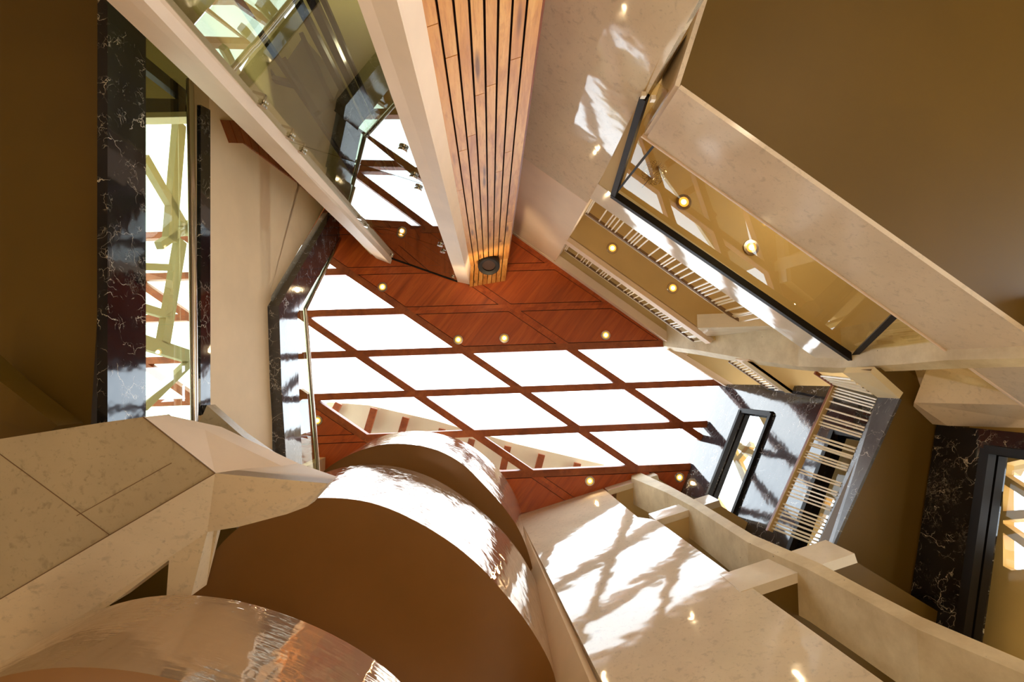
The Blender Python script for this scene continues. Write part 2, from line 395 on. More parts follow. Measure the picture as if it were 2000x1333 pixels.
# stair underside, bottom left
A0 = P(420, 925, 4.5); B0 = P(-80, 1218, 4.5); Q1 = P(280, 815, 4.5)
sb = empty('stair_beam', 'angular stone clad stair beam crossing the lower left corner', 'stair beam')
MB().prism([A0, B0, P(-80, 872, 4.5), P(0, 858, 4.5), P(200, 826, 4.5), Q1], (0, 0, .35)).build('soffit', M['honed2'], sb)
low = [(-80, 1380), (0, 1310), (215, 1182), (330, 1095), (325, 1165), (373, 1165), (405, 1040)]
MB().prism([A0, B0, *[P(*p, 4.8) for p in low]], (0, 0, .25)).build('side_panel', M['honed'], sb)
E0 = P(640, 945, 4.6)
mb = MB(); F0, G0 = P(560, 915, 5.2), P(400, 840, 5.0)
for tri in ((Q1, A0, G0), (A0, F0, G0), (A0, E0, F0)): mb.prism(tri, (0, 0, .3))
mb.build('raking_soffit', M['pier'], sb)
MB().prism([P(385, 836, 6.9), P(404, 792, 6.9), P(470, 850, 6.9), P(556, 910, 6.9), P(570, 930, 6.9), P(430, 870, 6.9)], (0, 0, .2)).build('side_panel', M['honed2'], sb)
MB().prism([A0, E0, P(600, 990, 4.8), P(560, 1005, 4.8), P(465, 1030, 4.8), P(405, 1040, 4.8)], Vector((0, 0, .2))).build('side_panel', M['honed'], sb)
# stone joints on the beam soffit
for a, b in (((-40, 858), (215, 1046)), ((150, 1008), (335, 905))):
    MB().bar(P(*a, 4.499), P(*b, 4.499), .006, .006).build('joint', M['railbrown'], sb)
for a, b in (((280, 815), (420, 925)), ((-80, 1218), (420, 925))):
    MB().bar(P(*a, 4.495), P(*b, 4.495), .008, .01).build('joint', M['railbrown'], sb)

# ------------------------------------------------------------------ mirror-edged ring balconies
def ring_loop(pts, c, r, h, n=120):
    cx, cy = c; A = []
    for p in pts:
        x, y = ray(*p); A.append((math.atan2(y-cy, x-cx), math.hypot(x-cx, y-cy)))
    A.sort(); out = []
    for k in range(n):
        th = -math.pi+2*math.pi*k/n
        if th <= A[0][0]:
            w = min(1, (A[0][0]-th)/.5); rr = A[0][1]*(1-w)+r*w
        elif th >= A[-1][0]:
            w = min(1, (th-A[-1][0])/.5); rr = A[-1][1]*(1-w)+r*w
        else:
            for (t0, r0), (t1, r1) in zip(A, A[1:]):
                if t0 <= th <= t1: f = (th-t0)/(t1-t0); rr = r0+(r1-r0)*f; break
        out.append(rr)
    for _ in range(3): out = [(out[k-1]+2*out[k]+out[(k+1) % n])/4 for k in range(n)]
    return [Vector(((cx+out[k]*math.cos(-math.pi+2*math.pi*k/n))*h, (cy+out[k]*math.sin(-math.pi+2*math.pi*k/n))*h, h+EYE)) for k in range(n)]
r1t = [(0, 1313), (90, 1246), (205, 1187), (288, 1166), (360, 1163), (450, 1172), (540, 1196), (630, 1232), (720, 1282), (785, 1333)]
r2b = [(373, 1160), (396, 1111), (450, 1043), (517, 998), (580, 976), (632, 973), (724, 982), (820, 1024), (900, 1076), (980, 1156), (1040, 1236), (1090, 1333)]
r2t = [(540, 985), (588, 952), (640, 920), (700, 909), (760, 910), (820, 924), (880, 954), (940, 1000), (1000, 1060), (1036, 1116), (1068, 1192), (1082, 1262), (1096, 1333)]
r3b = [(618, 935), (648, 908), (700, 882), (748, 868), (804, 869), (860, 882), (900, 904), (940, 944), (980, 988), (1016, 1040), (1036, 1096), (1045, 1140)]
r3t = [(700, 878), (740, 854), (780, 845), (820, 842), (860, 849), (900, 860), (940, 886), (980, 926), (1008, 972), (1020, 1016)]
specs = [('nearest', 'lowest and nearest mirror-edged ring cut off by the bottom edge', None, (-.5457, .9139), .5174, r1t, 4.2),
         ('middle', 'middle ring balcony with broad brown underside and rippled mirror edge', (r2b, (-.27, .61), .375, 6.4), (-.223, .50), .3236, r2t, 9.0),
         ('upper', 'uppermost ring balcony touching the lower beams of the skylight', (r3b, (-.175, .374), .2477, 9.7), (-.143, .307), .2102, r3t, 12.6)]
for nm, lab, bot, c, r, pts, h in specs:
    e = empty('ring_balcony', lab, 'ring balcony', group='mirror-edged ring balconies')
    top = ring_loop(pts, c, r, h)
    if bot is None:
        cx, cy = c; k = .9
        bt = [Vector((p.x, p.y, 3.2+EYE)) for p in top]
    else: bt = ring_loop(*([bot[0], bot[1], bot[2], bot[3]]))
    mb = MB(); N_ = 8; loops = [[a.lerp(b, k/N_) for a, b in zip(bt, top)] for k in range(N_+1)]
    mb.loft(loops, cap=False); mb.build('mirror_fascia', M['mirror'], e, smooth=True)
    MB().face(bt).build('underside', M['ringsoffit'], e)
    MB().face([p-Vector((0, 0, .02)) for p in top]).build('top', M['wall'], e)

# ------------------------------------------------------------------ elevator shaft, piers and wood-clad column
def edge(a, ha, b, hb, z=0.0):     # line between two seen points, extended down to h = z
    A = P(*a, ha); B = P(*b, hb); k = ((z+EYE)-A.z)/(B.z-A.z); return A+(B-A)*k, A
a1b, a1t = edge((735, 505), 12.95, (200, 0), 3.95, -1.29); a2b, a2t = edge((763, 516), 12.95, (280, 0), 3.77, -1.29); a3b, a3t = edge((766, 506), 12.95, (322, 0), 3.86, -1.29)
bLb, bLt = edge((894, 551), 12.95, (698, 0), 3.15, -1.29); bMb, bMt = edge((917, 556), 12.95, (775, 0), 3.0, -1.29)
wLb, wLt = edge((919, 521), 11.9, (824, 0), 3.35, -1.29); wRb, wRt = edge((992, 505), 11.9, (1060, 0), 3.75, -1.29)
back = Vector((-.25, -.95, 0))
km = (5.8+1.29)/(12.95+1.29); a1m = P(452, 231, 5.8); a2m = a2b.lerp(a2t, km); a3m = a3b.lerp(a3t, km)
mb = MB(); mb.loft([[a1b, a2b, a3b, a3b+back*.3, a1b+back*.3], [a1m, a2m, a3m, a3m+back*.3, a1m+back*.3], [a1t, a2t, a3t, a3t+back*.3, a1t+back*.3]])
mb.build('shaft_pier', M['pier'], label='pinkish white pier running diagonally left of the elevator glass', category='pier')
wLT = wLb+(wLt-wLb)*((12.95+1.29)/(11.9+1.29))
mb = MB(); mb.loft([[bLb, bMb, wLb, wLb+Vector((0, -1, 0)), bLb+Vector((0, -.5, 0))], [bLt, bMt, wLT, wLT+Vector((0, -1, 0)), bLt+Vector((0, -.5, 0))]])
mb.build('shaft_pier', M['pier'], label='two-faced white pier between the elevator glass and the pine planks', category='pier')
col = empty('wood_clad_column', 'pine plank clad column running up to the mahogany ceiling', 'column')
mb = MB(); o = Vector((0, -.05, 0)); o2 = Vector((0, -1.0, 0))
kL, kR = P(917, 561, 12.98), P(987, 549, 12.98)
o = Vector((0, -.13, 0)); mb.loft([[wLb+o, wRb+o, wRb+o2, wLb+o2], [wLt+o, wRt+o, wRt+o2, wLt+o2], [kL+o, kR+o, kR+o2, kL+o2]])
mb.build('core', M['groove'], col)
mb = MB(); NP = 8; fr_ = [0, .105, .235, .36, .485, .605, .73, .86, 1.0]
for k in range(NP):
    f0 = fr_[k]+(.011 if k else 0); f1 = fr_[k+1]-(.011 if k < NP-1 else 0)
    cuts = [0]+sorted(random.uniform(.12, .9) for _ in range(3))+[1]
    for c0, c1_ in zip(cuts, cuts[1:]):
        def pt(f, c): return (wLb.lerp(wRb, f)).lerp(wLt.lerp(wRt, f), c)
        g = .0004
        mb.prism([pt(f0, c0+g), pt(f1, c0+g), pt(f1, c1_-g), pt(f0, c1_-g)], (0, -.04, 0))
    mb.prism([wLt.lerp(wRt, f0), wLt.lerp(wRt, f1), kL.lerp(kR, f1), kL.lerp(kR, f0)], (0, -.04, 0))
mb.build('planks', M['pine'], col)
mb = MB(); mb.prism([wRb, wRb+Vector((.02, 0, 0)), wRb+Vector((.02, -1, 0)), wRb+Vector((0, -1, 0))], wRt-wRb); mb.build('edge_board', M['pinedark'], col)
# elevator glass
eg = empty('elevator_glass', 'tall frameless glass wall of the elevator shaft between two white piers', 'glass wall')
def gp(f, h):
    L = a3b.lerp(a3t, (h+1.29)/(12.95+1.29)); R_ = bLb.lerp(bLt, (h+1.29)/(12.95+1.29)); return L.lerp(R_, f)
hs = [-1.29, 3.0, 6.3, 9.6, 12.93]
for h0, h1 in zip(hs, hs[1:]):
    MB().prism([gp(0, h0+.008), gp(1, h0+.008), gp(1, h1-.008), gp(0, h1-.008)], (-.004, -.014, 0)).build('glass_pane', M['tint'], eg)
MB().bar(gp(0, 12.9), gp(1, 12.9), .04, .06).build('head_rail', M['darkmetal'], eg)
gd = (gp(1, 5)-gp(0, 5)).normalized(); gn = Vector((-gd.y, gd.x, 0))
if gn.y < 0: gn = -gn
for h in (5.35, 6.1, 6.5, 9.35, 9.85, 12.4):
    for f in (.055, .95):
        p = gp(f, h); b = MB(); b.tube([p-gn*.10, p+gn*.02], .016); b.tube([p+gn*.012, p+gn*.035], .05, 20); b.bar(p-gn*.1, p-gn*.1+gd*(-.14 if f < .5 else .14), .02, .03)
        b.build('glass_fixing', M['steel'], eg, smooth=True)
lamp('shaft_fill', 'POINT', (-1.75, -4.1, 7.5), 40, (1, .94, .80), .12)  # fill light added to brighten the shaft, no fixture stands there
# shaft back walls
mb = MB(); mb.prism([(-5.4, -5.2, 0), (.6, -5.2, 0), (.6, -5.2, CE+EYE), (-5.4, -5.2, CE+EYE)], (0, -.2, 0))
mb.prism([(-2.95, -3.2, 0), (-3.15, -5.2, 0), (-3.15, -5.2, CE+EYE), (-2.95, -3.2, CE+EYE)], (-.1, 0, 0))
mb.prism([(-.55, -3.0, 0), (-.45, -5.2, 0), (-.45, -5.2, CE+EYE), (-.55, -3.0, CE+EYE)], (.05, 0, 0))
mb.build('wall_shaft', M['olive'], **ST)
car = empty('elevator_car', 'dark underside of the elevator car behind the shaft glass', 'elevator')
ch = 6.8; cp = [P(x, y, ch) for x, y in ((558, 122), (592, 72), (668, 160), (650, 200), (622, 226))]
MB().prism(cp, (0, 0, 2.3)).build('cabin', M['carmetal'], car)
MB().bar(cp[4]-Vector((0, 0, .05)), cp[0]-Vector((0, 0, .05)), .08, .1).build('sill_frame', M['darkmetal'], car)
MB().bar(cp[3]-Vector((0, 0, .05)), cp[1]-Vector((0, 0, .05)), .06, .08).build('sill_frame', M['darkmetal'], car)
for i, ((x, y), hh, w, lab) in enumerate((((597, 32), 4.9, .07, 'dark steel guide rail right of the elevator car'), ((542, 114), 6.0, .06, 'dark steel guide rail left of the elevator car'), ((632, 0), 5.0, .05, 'slim dark guide rail nearest the white pier'), ((617, 14), 5.2, .09, 'broad dark guide rail between two slimmer ones'))):
    x_, y_ = ray(x, y); x_ *= hh; y_ *= hh
    MB().bar((x_, y_, 0), (x_, y_, CE+EYE-.1), w).build('guide_rail', M['darkmetal'], label=lab, category='guide rail', group='elevator guide rails')
br = MB(); a = P(535, 155, 7.0); b = P(590, 170, 7.0); br.bar(a, b, .06, .12); br.bar(P(519, 152, 7.0), P(535, 143, 7.0), .08, .1)
br.build('rail_bracket', M['darkmetal'], label='dark slotted bracket fixing the elevator guide rail to the shaft wall', category='bracket')

# ------------------------------------------------------------------ north-east gallery wall
JT = -.405
mb = MB(); vslab(mb, WE, rect(-1.9, JT, -1.3, 8.5), .3); wn_ = mb.build('wall_northeast', M['polish'], **ST)
mb = MB(); vslab(mb, WE, rect(-1.9, JT, 8.515, 13.0), .3, .005); mb.build('wall_northeast_upper', M['pier'], **ST)
def hslab(pl, t0, t1, h0, h1, k0, k1, name, mat, **kw):
    mb = MB(); mb.prism([pl.pt(t0, h0, k0), pl.pt(t1, h0, k0), pl.pt(t1, h0, k1), pl.pt(t0, h0, k1)], (0, 0, h1-h0)); return mb.build(name, mat, **kw)
TF = 4.30
# slab below the window: parapet face and return, dark soffit
Pa = WE.pt(-.18, 4.76); Pb = P(1378, 0, 4.76); rd = (Pb-Pa); rd.z = 0; rd.normalize()
far = Pa+rd*11; e1 = WE.pt(12, 4.76)
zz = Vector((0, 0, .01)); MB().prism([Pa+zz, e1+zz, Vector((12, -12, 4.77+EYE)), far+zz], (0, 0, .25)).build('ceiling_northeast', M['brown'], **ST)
pf = empty('stone_parapet', 'long polished stone parapet edging the dark upper right soffit', 'parapet')
MB().prism([WE.pt(-.16, 4.755, -.03), WE.pt(9, 4.755, -.03), WE.pt(9, 5.78, -.03), WE.pt(-.16, 5.78, -.03)], WE.n*.05).build('front_panel', M['fascia'], pf)
rn = Vector((rd.y, -rd.x, 0)); rn = rn if rn.x > 0 else -rn
MB().prism([Pa+Vector((-.035, 0, 0)), far+Vector((-.035, 0, 0)), far+Vector((-.035, 0, 1.02)), Pa+Vector((-.035, 0, 1.02))], rn*.05).build('return_panel', M['fascia'], pf)
MB().bar(WE.pt(-.22, 5.80, -.02), WE.pt(9, 5.80, -.02), .05, .03).build('coping', M['pier'], pf)
# glazed storey
MB().prism([WE.pt(JT, 5.0, .06), WE.pt(5.2, 5.0, .06), WE.pt(5.2, 7.60, .06), WE.pt(JT, 7.60, .06)], WE.n*.012).build('window_2', M['galglass'], **ST)
lamp('gallery_fill', 'POINT', WE.pt(2.2, 6.2, 1.6), 70, (1, .88, .68), .2)  # added fill, brightens the room behind the gallery glass
wfr = empty('window_frame', 'black metal frame along the big glazed gallery opening', 'window frame')
MB().bar(WE.px(1196, 379), WE.px(1667, 702), .10, .09).build('head_bar', M['darkmetal'], wfr)
MB().bar(WE.px(1259, 188), WE.px(1199, 381), .09, .08).build('jamb_bar', M['darkmetal'], wfr)
MB().bar(WE.off(.02).px(1279, 282), WE.off(.02).px(1204, 376), .03, .03).build('corner_bar', M['darkmetal'], wfr)
MB().bar(WE.off(.05).px(1757, 607), WE.off(.05).px(1668, 695), .07, .07).build('brace_bar', M['darkmetal'], wfr)
MB().bar(WE.off(.02).px(1662, 698), WE.off(.02).px(1860, 685), .03, .05).build('sill_bar', M['darkmetal'], wfr)
for x, y in ((1256, 186), (1275, 193)):
    c = WE.off(-.03).px(x, y); MB().bar(c+Vector((0, 0, -.03)), c+Vector((0, 0, .03)), .05).build('clamp', M['white'], wfr)
mb = MB(); mb.prism([WE.px(1290, 110), WE.px(1166, 366), WE.px(1196, 381), WE.px(1256, 190)], WE.n*.05); mb.build('jamb_panel', M['soffit'], label='narrow tapering beige panel left of the black window frame', category='panel')
# slabs and spandrels
for (h0, h1, mf, t1) in ((7.66, 8.24, 'polish2', TF+.1), (10.85, 11.1, 'white', 3.42)):
    hslab(WE, JT-.05, 7.5, h0, h1-.02, .10, 3.2, 'ceiling_gallery', M['soffit'], **ST)
    mb = MB(); vslab(mb, WE, rect(JT if h0 > 8 else JT, t1, h0 if h0 > 8 else 7.62, h1), .12, -.01)
    mb.build('trim_spandrel', M[mf] if mf != 'white' else M['pier'], **ST)
mb = MB(); vslab(mb, WE, rect(-1.9, JT, 12.85, 13.0), .02, -.02); vslab(mb, WE, rect(JT, 3.7, 12.78, 13.0), .2, -.02); mb.build('trim_cornice', M['pier'], **ST)
hslab(WE, JT-.05, 9.0, 12.8, 12.99, .0, 3.2, 'ceiling_gallery', M['soffit'], **ST)
for h0, h1 in ((5.0, 7.66), (8.22, 10.85), (11.08, 12.8)):
    mb = MB(); vslab(mb, WE, rect(JT-.1, 9, h0, h1), .1, 3.0); mb.build('wall_gallery', M['soffit'], **ST)
    mb = MB(); mb.prism([WE.pt(JT-.02, h0, .3 if h0 > 5.5 else .5), WE.pt(JT-.02, h0, 3.1), WE.pt(JT-.02, h1, 3.1), WE.pt(JT-.02, h1, .3 if h0 > 5.5 else .5)], -WE.dir*.1); mb.build('wall_gallery_end', M['soffit'], **ST)
# railings along the galleries
XL = [397, 405, 470, 505, 520, 540, 560, 610, 635, 650, 665, 690, 750, 795, 820, 835, 865, 900, 930, 975, 1010, 1030, 1050, 1070, 1110, 1130, 1145, 1190, 1230, 1240]
def rail_run(fa, fb, ts, label, r=.012, w=.05, mat='railbrown'):
    e = empty('gallery_railing', label, 'railing', group='gallery railings with white balusters')
    MB().bar(fb(ts[0]), fb(ts[-1]), w, w).build('top_rail', M[mat], e)
    MB().bar(fb(ts[0])+Vector((0, 0, w/2+.004)), fb(ts[-1])+Vector((0, 0, w/2+.004)), w+.02, .012).build('rail_cap', M['white'], e)
    for t in ts: MB().bar(fa(t), fb(t), r*2).build('baluster', M['white'], e)
    return e
T1 = [JT+.06+(x-397)/(1290-397)*(3.03-JT) for x in XL]+[3.03]
rail_run(lambda t: WE.pt(t, 8.24, .0), lambda t: WE.pt(t, 8.93, .02), T1, 'railing with white balusters above the glossy spandrel and below two ceiling lamps')
T2 = [JT+.06+(x-397)/(1290-397)*(3.3-JT) for x in XL]+[3.3]
rail_run(lambda t: WE.pt(t, 11.1, .0), lambda t: WE.pt(t, 11.55, .02), T2, 'thin upper gallery railing nearest the mahogany ceiling', r=.012, w=.04)
# polished cross beam in the gallery
yb = -.95
def py(px, py_, y): x, yy = ray(px, py_); h = y/yy; return Vector((x*h, y, h+EYE))
mb = MB(); mb.prism([py(1362, 641, yb), py(1503, 637, yb), py(1548, 661, yb), py(1386, 661, yb)], (0, -.25, 0)); mb.build('cross_beam', M['polish2'], label='short glossy white beam crossing the open gallery beside the concrete fin', category='beam')

# ------------------------------------------------------------------ concrete fins
F1 = WE.off(-.13)
def fin(pl, inner, outer, depth, name, label):
    A = [pl.px(*p) for p in inner]; B = [pl.px(*p) for p in outer]; d = Vector(depth)
    mb = MB(); mb.loft([[a, b, b+d, a+d] for a, b in zip(A, B)])
    return mb.build(name, M['concrete'], label=label, category='concrete fin', group='concrete fins')
fin(F1, [(1290, 676), (1360, 684), (1450, 700), (1560, 716), (1640, 719), (1760, 712), (1850, 704), (1990, 700), (2120, 700)],
    [(1302, 684), (1362, 693), (1450, 709), (1560, 723), (1625, 729), (1760, 725), (1850, 721), (1990, 717), (2120, 717)], (0, -.62, 0), 'concrete_fin', 'curved concrete fin between the skylight and the upper right galleries')
F2 = WS.off(-.10)
fin(F2, [(1233, 934), (1300, 962), (1352, 990), (1460, 1060), (1577, 1112), (1680, 1168), (1790, 1229), (2000, 1318), (2130, 1372)],
    [(1236, 917), (1310, 951), (1365, 981), (1470, 1045), (1601, 1101), (1690, 1149), (1800, 1206), (2000, 1291), (2130, 1347)], (0, .62, 0), 'concrete_fin', 'straight concrete fin stepping down past the lower right ledges')

# ------------------------------------------------------------------ south polished wall
def wt(p): return WS.t(WS.px(*p))
wsb = MB()
left = [WS.px(1018, 1004), WS.px(1026, 1036), WS.px(1176, 1333), WS.px(1300, 1570)]
L = lambda h: max(-.35, min(.5, -.18+(11.65-h)*.07))
prof = [(13.0, 1.95), (12.67, 1.97), (10.22, 2.03), (9.9, 2.2), (9.69, 2.27), (7.04, 2.37), (6.46, 2.41), (4.2, 2.5), (-1.3, 2.6)]
loops = [[WS.pt(L(h), h), WS.pt(t, h), WS.pt(t, h, .12), WS.pt(L(h), h, .12)] for h, t in prof]
for A_, B_ in zip(loops, loops[1:]): pass
wsb.loft(loops); wsb.build('wall_southeast', M['polish'], **ST)
for (h0, h1, t1, nm) in ((12.66, 13.0, 3.3, 'white'), (9.72, 10.2, 3.52, 'a'), (6.47, 7.03, 3.80, 'b'), (3.3, 3.85, 4.5, 'c')):
    mb = MB(); vslab(mb, WS, rect(2.0 if h0 > 12 else 2.25, t1, h0, h1), .12, -.006); mb.build('trim_floor_edge', M['polish2'], **ST)
    e = WS.dir.copy()
    mb = MB()
    q0 = WS.pt(2.2, h0+.01, .11); q1 = WS.pt(t1, h0+.01, .11)
    far1 = q1+Vector((1.9, 1.15, 0))*(1 if h0 > 5 else 2); 
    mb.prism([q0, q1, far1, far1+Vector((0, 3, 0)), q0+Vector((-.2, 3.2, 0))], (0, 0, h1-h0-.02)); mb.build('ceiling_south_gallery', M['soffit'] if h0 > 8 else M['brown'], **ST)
# return of the polished wall and backing behind the rings
mb = MB(); mb.loft([[WS.pt(L(h), h, .01), WS.pt(L(h), h, .01)+Vector((-.75, 1.2, 0)), WS.pt(L(h), h, .01)+Vector((-.65, 1.3, 0)), WS.pt(L(h), h, .01)+Vector((.1, .05, 0))] for h in (13.0, -1.3)])
mb.build('wall_southwest', M['wall'], **ST)
mb = MB(); mb.prism([(-6, 4.9, 5.3+EYE), (.4, 4.9, 5.3+EYE), (.4, 4.9, CE+EYE), (-6, 4.9, CE+EYE)], (0, .2, 0)); mb.prism([(.4, 5.6, 3+EYE), (9, 5.6, 3+EYE), (9, 5.6, CE+EYE), (.4, 5.6, CE+EYE)], (0, .2, 0))
mb.prism([(-4.05, 1.9, 8.3+EYE), (-4.05, 4.9, 8.3+EYE), (-4.05, 4.9, CE+EYE), (-4.05, 1.9, CE+EYE)], (-.2, 0, 0))
mb.build('wall_south_upper', M['wall'], **ST)

# ------------------------------------------------------------------ east marble wall, window and gallery
def holes(pl, t0, t1, h0, h1, hs_, th, k=0):
    mb = MB(); hs_ = sorted(hs_, key=lambda r: r[2]); 
    ys = [h0]+[v for r in hs_ for v in (r[2], r[3])]+[h1]
    for n_, (a, b) in enumerate(zip(ys, ys[1:])):
        if n_ % 2 == 0: vslab(mb, pl, rect(t0, t1, a, b), th, k)
        else:
            r = hs_[n_//2]; vslab(mb, pl, rect(t0, r[0], a, b), th, k); vslab(mb, pl, rect(r[1], t1, a, b), th, k)
    return mb
H1 = (-1.66, 1.6, 10.28, 11.55); H2 = (-1.50, 1.6, 7.32, 8.30)
holes(EA, -2.3, 3.2, 7.3, 13.3, [H2, H1], .22).build('wall_east_marble', M['grey'], **ST)
for n_, H in enumerate((H1, H2)):
    w = bpy.data.objects.new('window_%d' % (n_+3), None); COL.objects.link(w); w['kind'] = 'structure'
    mb = MB()
    for a, b in (((H[0], H[3]), (H[1], H[3])), ((H[0], H[2]), (H[1], H[2])), ((H[0], H[2]), (H[0], H[3]))):
        for kk in (-.01, .14): mb.bar(EA.pt(*a, kk), EA.pt(*b, kk), .10, .09)
    mb.build('window_frame', M['darkmetal'], w)
    mb = MB(); vslab(mb, EA, rect(H[0], H[1], H[2], H[3]), .01, .10); mb.build('glass_pane', M['skyglass'], w)
# cream lattice outside the east windows
lt = empty('facade_lattice', 'cream crisscross facade lattice outside the marble framed windows', 'lattice')
def lat(pl, a, b, w=.16): MB().bar(pl.px(*a), pl.px(*b), w, .12, up=pl.n).build('lattice_bar', M['yellow'], lt)
EL = EA.off(.7)
for a, b in (((1478, 790), (1530, 880)), ((1425, 860), (1500, 905)), ((1425, 862), (1480, 990)), ((1380, 950), (1440, 1040)), ((1470, 868), (1440, 905)),
             ((1655, 872), (1600, 1010)), ((1610, 900), (1650, 985)), ((1580, 985), (1650, 1010)), ((1600, 1010), (1560, 1075))): lat(EL, a, b)
mb = MB(); EY = EA.off(.5)
mb.prism([EY.px(1640, 838), EY.px(1720, 835), EY.px(1690, 900), EY.px(1640, 985), EY.px(1600, 960)], EA.n*.1); mb.build('lattice_panel', M['yellow'], lt)
# gallery front
RH = 8.3; FT, FB = 7.36, 6.92
ra = P(1631, 754, RH); rb = P(1503, 1038, RH); fa0 = P(1714, 777, FT); fa1 = P(1592, 1072, FT)
fb0 = P(1757, 779, FB); fb1 = P(1618, 1085, FB)
fb0 = Vector((fa0.x, fa0.y, FB+EYE)).lerp(fb0, 1); 
mb = MB(); o = EA.n*.12; mb.prism([fa0, fa1, fb1, fb0], o*.3); mb.build('marble_fascia', M['edge'], label='dark veined marble band along the edge of the right gallery floor', category='marble trim')
ys = [758, 763, 769, 774, 784, 799, 812, 817, 825, 830, 852, 858, 867, 871, 884, 889, 894, 918, 923, 935, 940, 948, 955, 962, 968, 985, 992, 998, 1004, 1012, 1020, 1026, 1032]
e = empty('gallery_railing', 'steep right gallery railing with long white balusters over dark marble', 'railing', group='gallery railings with white balusters')
MB().bar(ra, rb, .08, .05).build('top_rail', M['soffit'], e); MB().bar(ra+Vector((-.035, 0, .02)), rb+Vector((-.035, 0, .02)), .02, .05).build('rail_cap', M['pinedark'], e)
for y in ys:
    f = (y-754)/(1038-754); a = ra.lerp(rb, f); b = fa0.lerp(fa1, min(1, max(0, f*1.0))); MB().bar(a, b, .022).build('baluster', M['white'], e)
# returns of the same gallery towards the fin
W2 = WE.off(WE.D*(-.1)); 
mb = MB(); q = [P(1757, 779, FB), P(1714, 777, FT), P(1646, 729, FT), P(1700, 728, FB)]; mb.prism(q, WE.n*.1); mb.build('trim_gallery_edge', M['cream'], **ST)
e = empty('gallery_railing', 'short railing piece between the concrete fin and the right gallery corner', 'railing', group='gallery railings with white balusters')
rc = P(1592, 728, RH); fc = P(1646, 729, FT)
MB().bar(ra, rc, .05, .05).build('top_rail', M['pinedark'], e)
for f in (.15, .3, .45, .6, .75): MB().bar(ra.lerp(rc, f), fa0.lerp(fc, f), .028).build('baluster', M['white'], e)
# soffits under and over that gallery
BK = Plane((1835, 830), (1782, 1185), 6.85); tN = BK.t(BK.px(1835, 830)); FB += .01
MB().prism([P(1760, 779, FB), P(1621, 1086, FB), P(1603, 1180, FB), Vector((5.0, 5.4, FB+EYE)), BK.pt(tN+5, FB, .8), BK.pt(tN-1.2, FB, .8), P(1698, 722, FB)], (0, 0, .3)).build('ceiling_east_gallery', M['brown'], **ST)
mb = MB(); MB().bar(P(1306, 680, 12.85), P(1452, 771, 12.85), .14, .12).build('trim_cornice', M['pier'], **ST)
HB = 9.9
q = [P(1458, 706, HB), P(1602, 808, HB), P(1645, 762, HB), P(1600, 722, HB)]; mb = MB(); mb.prism(q, (0, 0, .2)); mb.build('ceiling_gallery', M['soffit'], **ST)
q = [P(1460, 706, HB), P(1602, 808, HB), P(1553, 785, 10.35), P(1436, 702, 10.35)]; mb = MB(); mb.prism(q, WE.n*.05); mb.build('trim_gallery_edge', M['pier'], **ST)
e = empty('gallery_railing', 'upper railing right of the concrete fin against the grey marble', 'railing', group='gallery railings with white balusters')
ka, kb = P(1424, 706, 10.8), P(1536, 783, 10.8); ja, jb = P(1436, 702, 10.35), P(1553, 785, 10.35)
MB().bar(ka, kb, .05, .05).build('top_rail', M['railbrown'], e)
for k in range(20): f = (k+.5)/20; MB().bar(ka.lerp(kb, f), ja.lerp(jb, f), .024).build('baluster', M['white'], e)

# ------------------------------------------------------------------ right hand beam, black marble door wall and yellow lattice wall
mb = MB()
LT = [P(1812, 715, 6.7), P(1785, 787, 6.85), P(1850, 832, 6.7)]; RT = [P(2120, 715, 5.6), P(2120, 794, 5.35), P(2120, 840, 5.6)]
upv = Vector((0, 0, .6))
mb.loft([[LT[0], LT[1], LT[2], LT[2]+upv, LT[0]+upv], [RT[0], RT[1], RT[2], RT[2]+upv, RT[0]+upv]])
mb.build('stone_beam', M['fascia'], label='polished stone beam with a lamp reflection above the black marble wall', category='beam')
bt = lambda p: BK.t(BK.px(*p))
d0 = BK.t(BK.px(1932, 878)); dh = BK.px(1932, 878).z-EYE
holes(BK, bt((1835, 830)), bt((1835, 830))+6, -1.3, 6.9, [(d0, d0+4.5, -1.25, dh)], .25).build('wall_east_black', M['black'], **ST)
dr = bpy.data.objects.new('door_1', None); COL.objects.link(dr); dr['kind'] = 'structure'
mb = MB()
for k in (-.01, .12):
    mb.bar(BK.pt(d0, dh, k), BK.pt(d0+4.5, dh, k), .10, .12); mb.bar(BK.pt(d0, dh, k), BK.pt(d0, -1.2, k), .10, .12)
mb.build('door_frame', M['darkmetal'], dr)
mb = MB(); vslab(mb, BK, rect(d0, d0+4.5, -1.2, dh), .012, .1); mb.build('glass_pane', M['skyglass'], dr)
YW = BK.off(.5)
yl = empty('lattice_wall', 'yellow wall with white lattice openings behind the black marble door frame', 'wall')
# wall built as bars and plates around the openings
def yp(*pts): return [YW.px(*p) for p in pts]
mb = MB()
for q in (yp((1700, 780), (1959, 780), (1959, 1400), (1700, 1400)), yp((1959, 780), (2150, 780), (2150, 880), (2000, 897), (1959, 906)), yp((1959, 926), (2150, 1050), (2150, 1072), (1959, 945)),
          yp((1959, 999), (2150, 985), (2150, 1000), (1959, 1017)), yp((1959, 1023), (2150, 1160), (2150, 1180), (1959, 1041)), yp((1959, 1106), (1976, 1115), (2150, 1095), (2150, 1400), (1959, 1400))):
    mb.prism(q, BK.n*.15)
mb.build('lattice', M['yellow'], yl)
for x, y in ((1952, 927), (1927, 1090), (1900, 1242)):
    c = YW.px(x, y)
    b = MB(); b.tube([c-BK.n*.03, c-BK.n*.002], .035, 16); b.build('tie_hole', M['darkmetal'], yl)
lamp('door_fill', 'POINT', BK.pt(d0+1.5, 4.2, .36), 26, WARM, .08)  # invented source that lifts the yellow wall behind the door

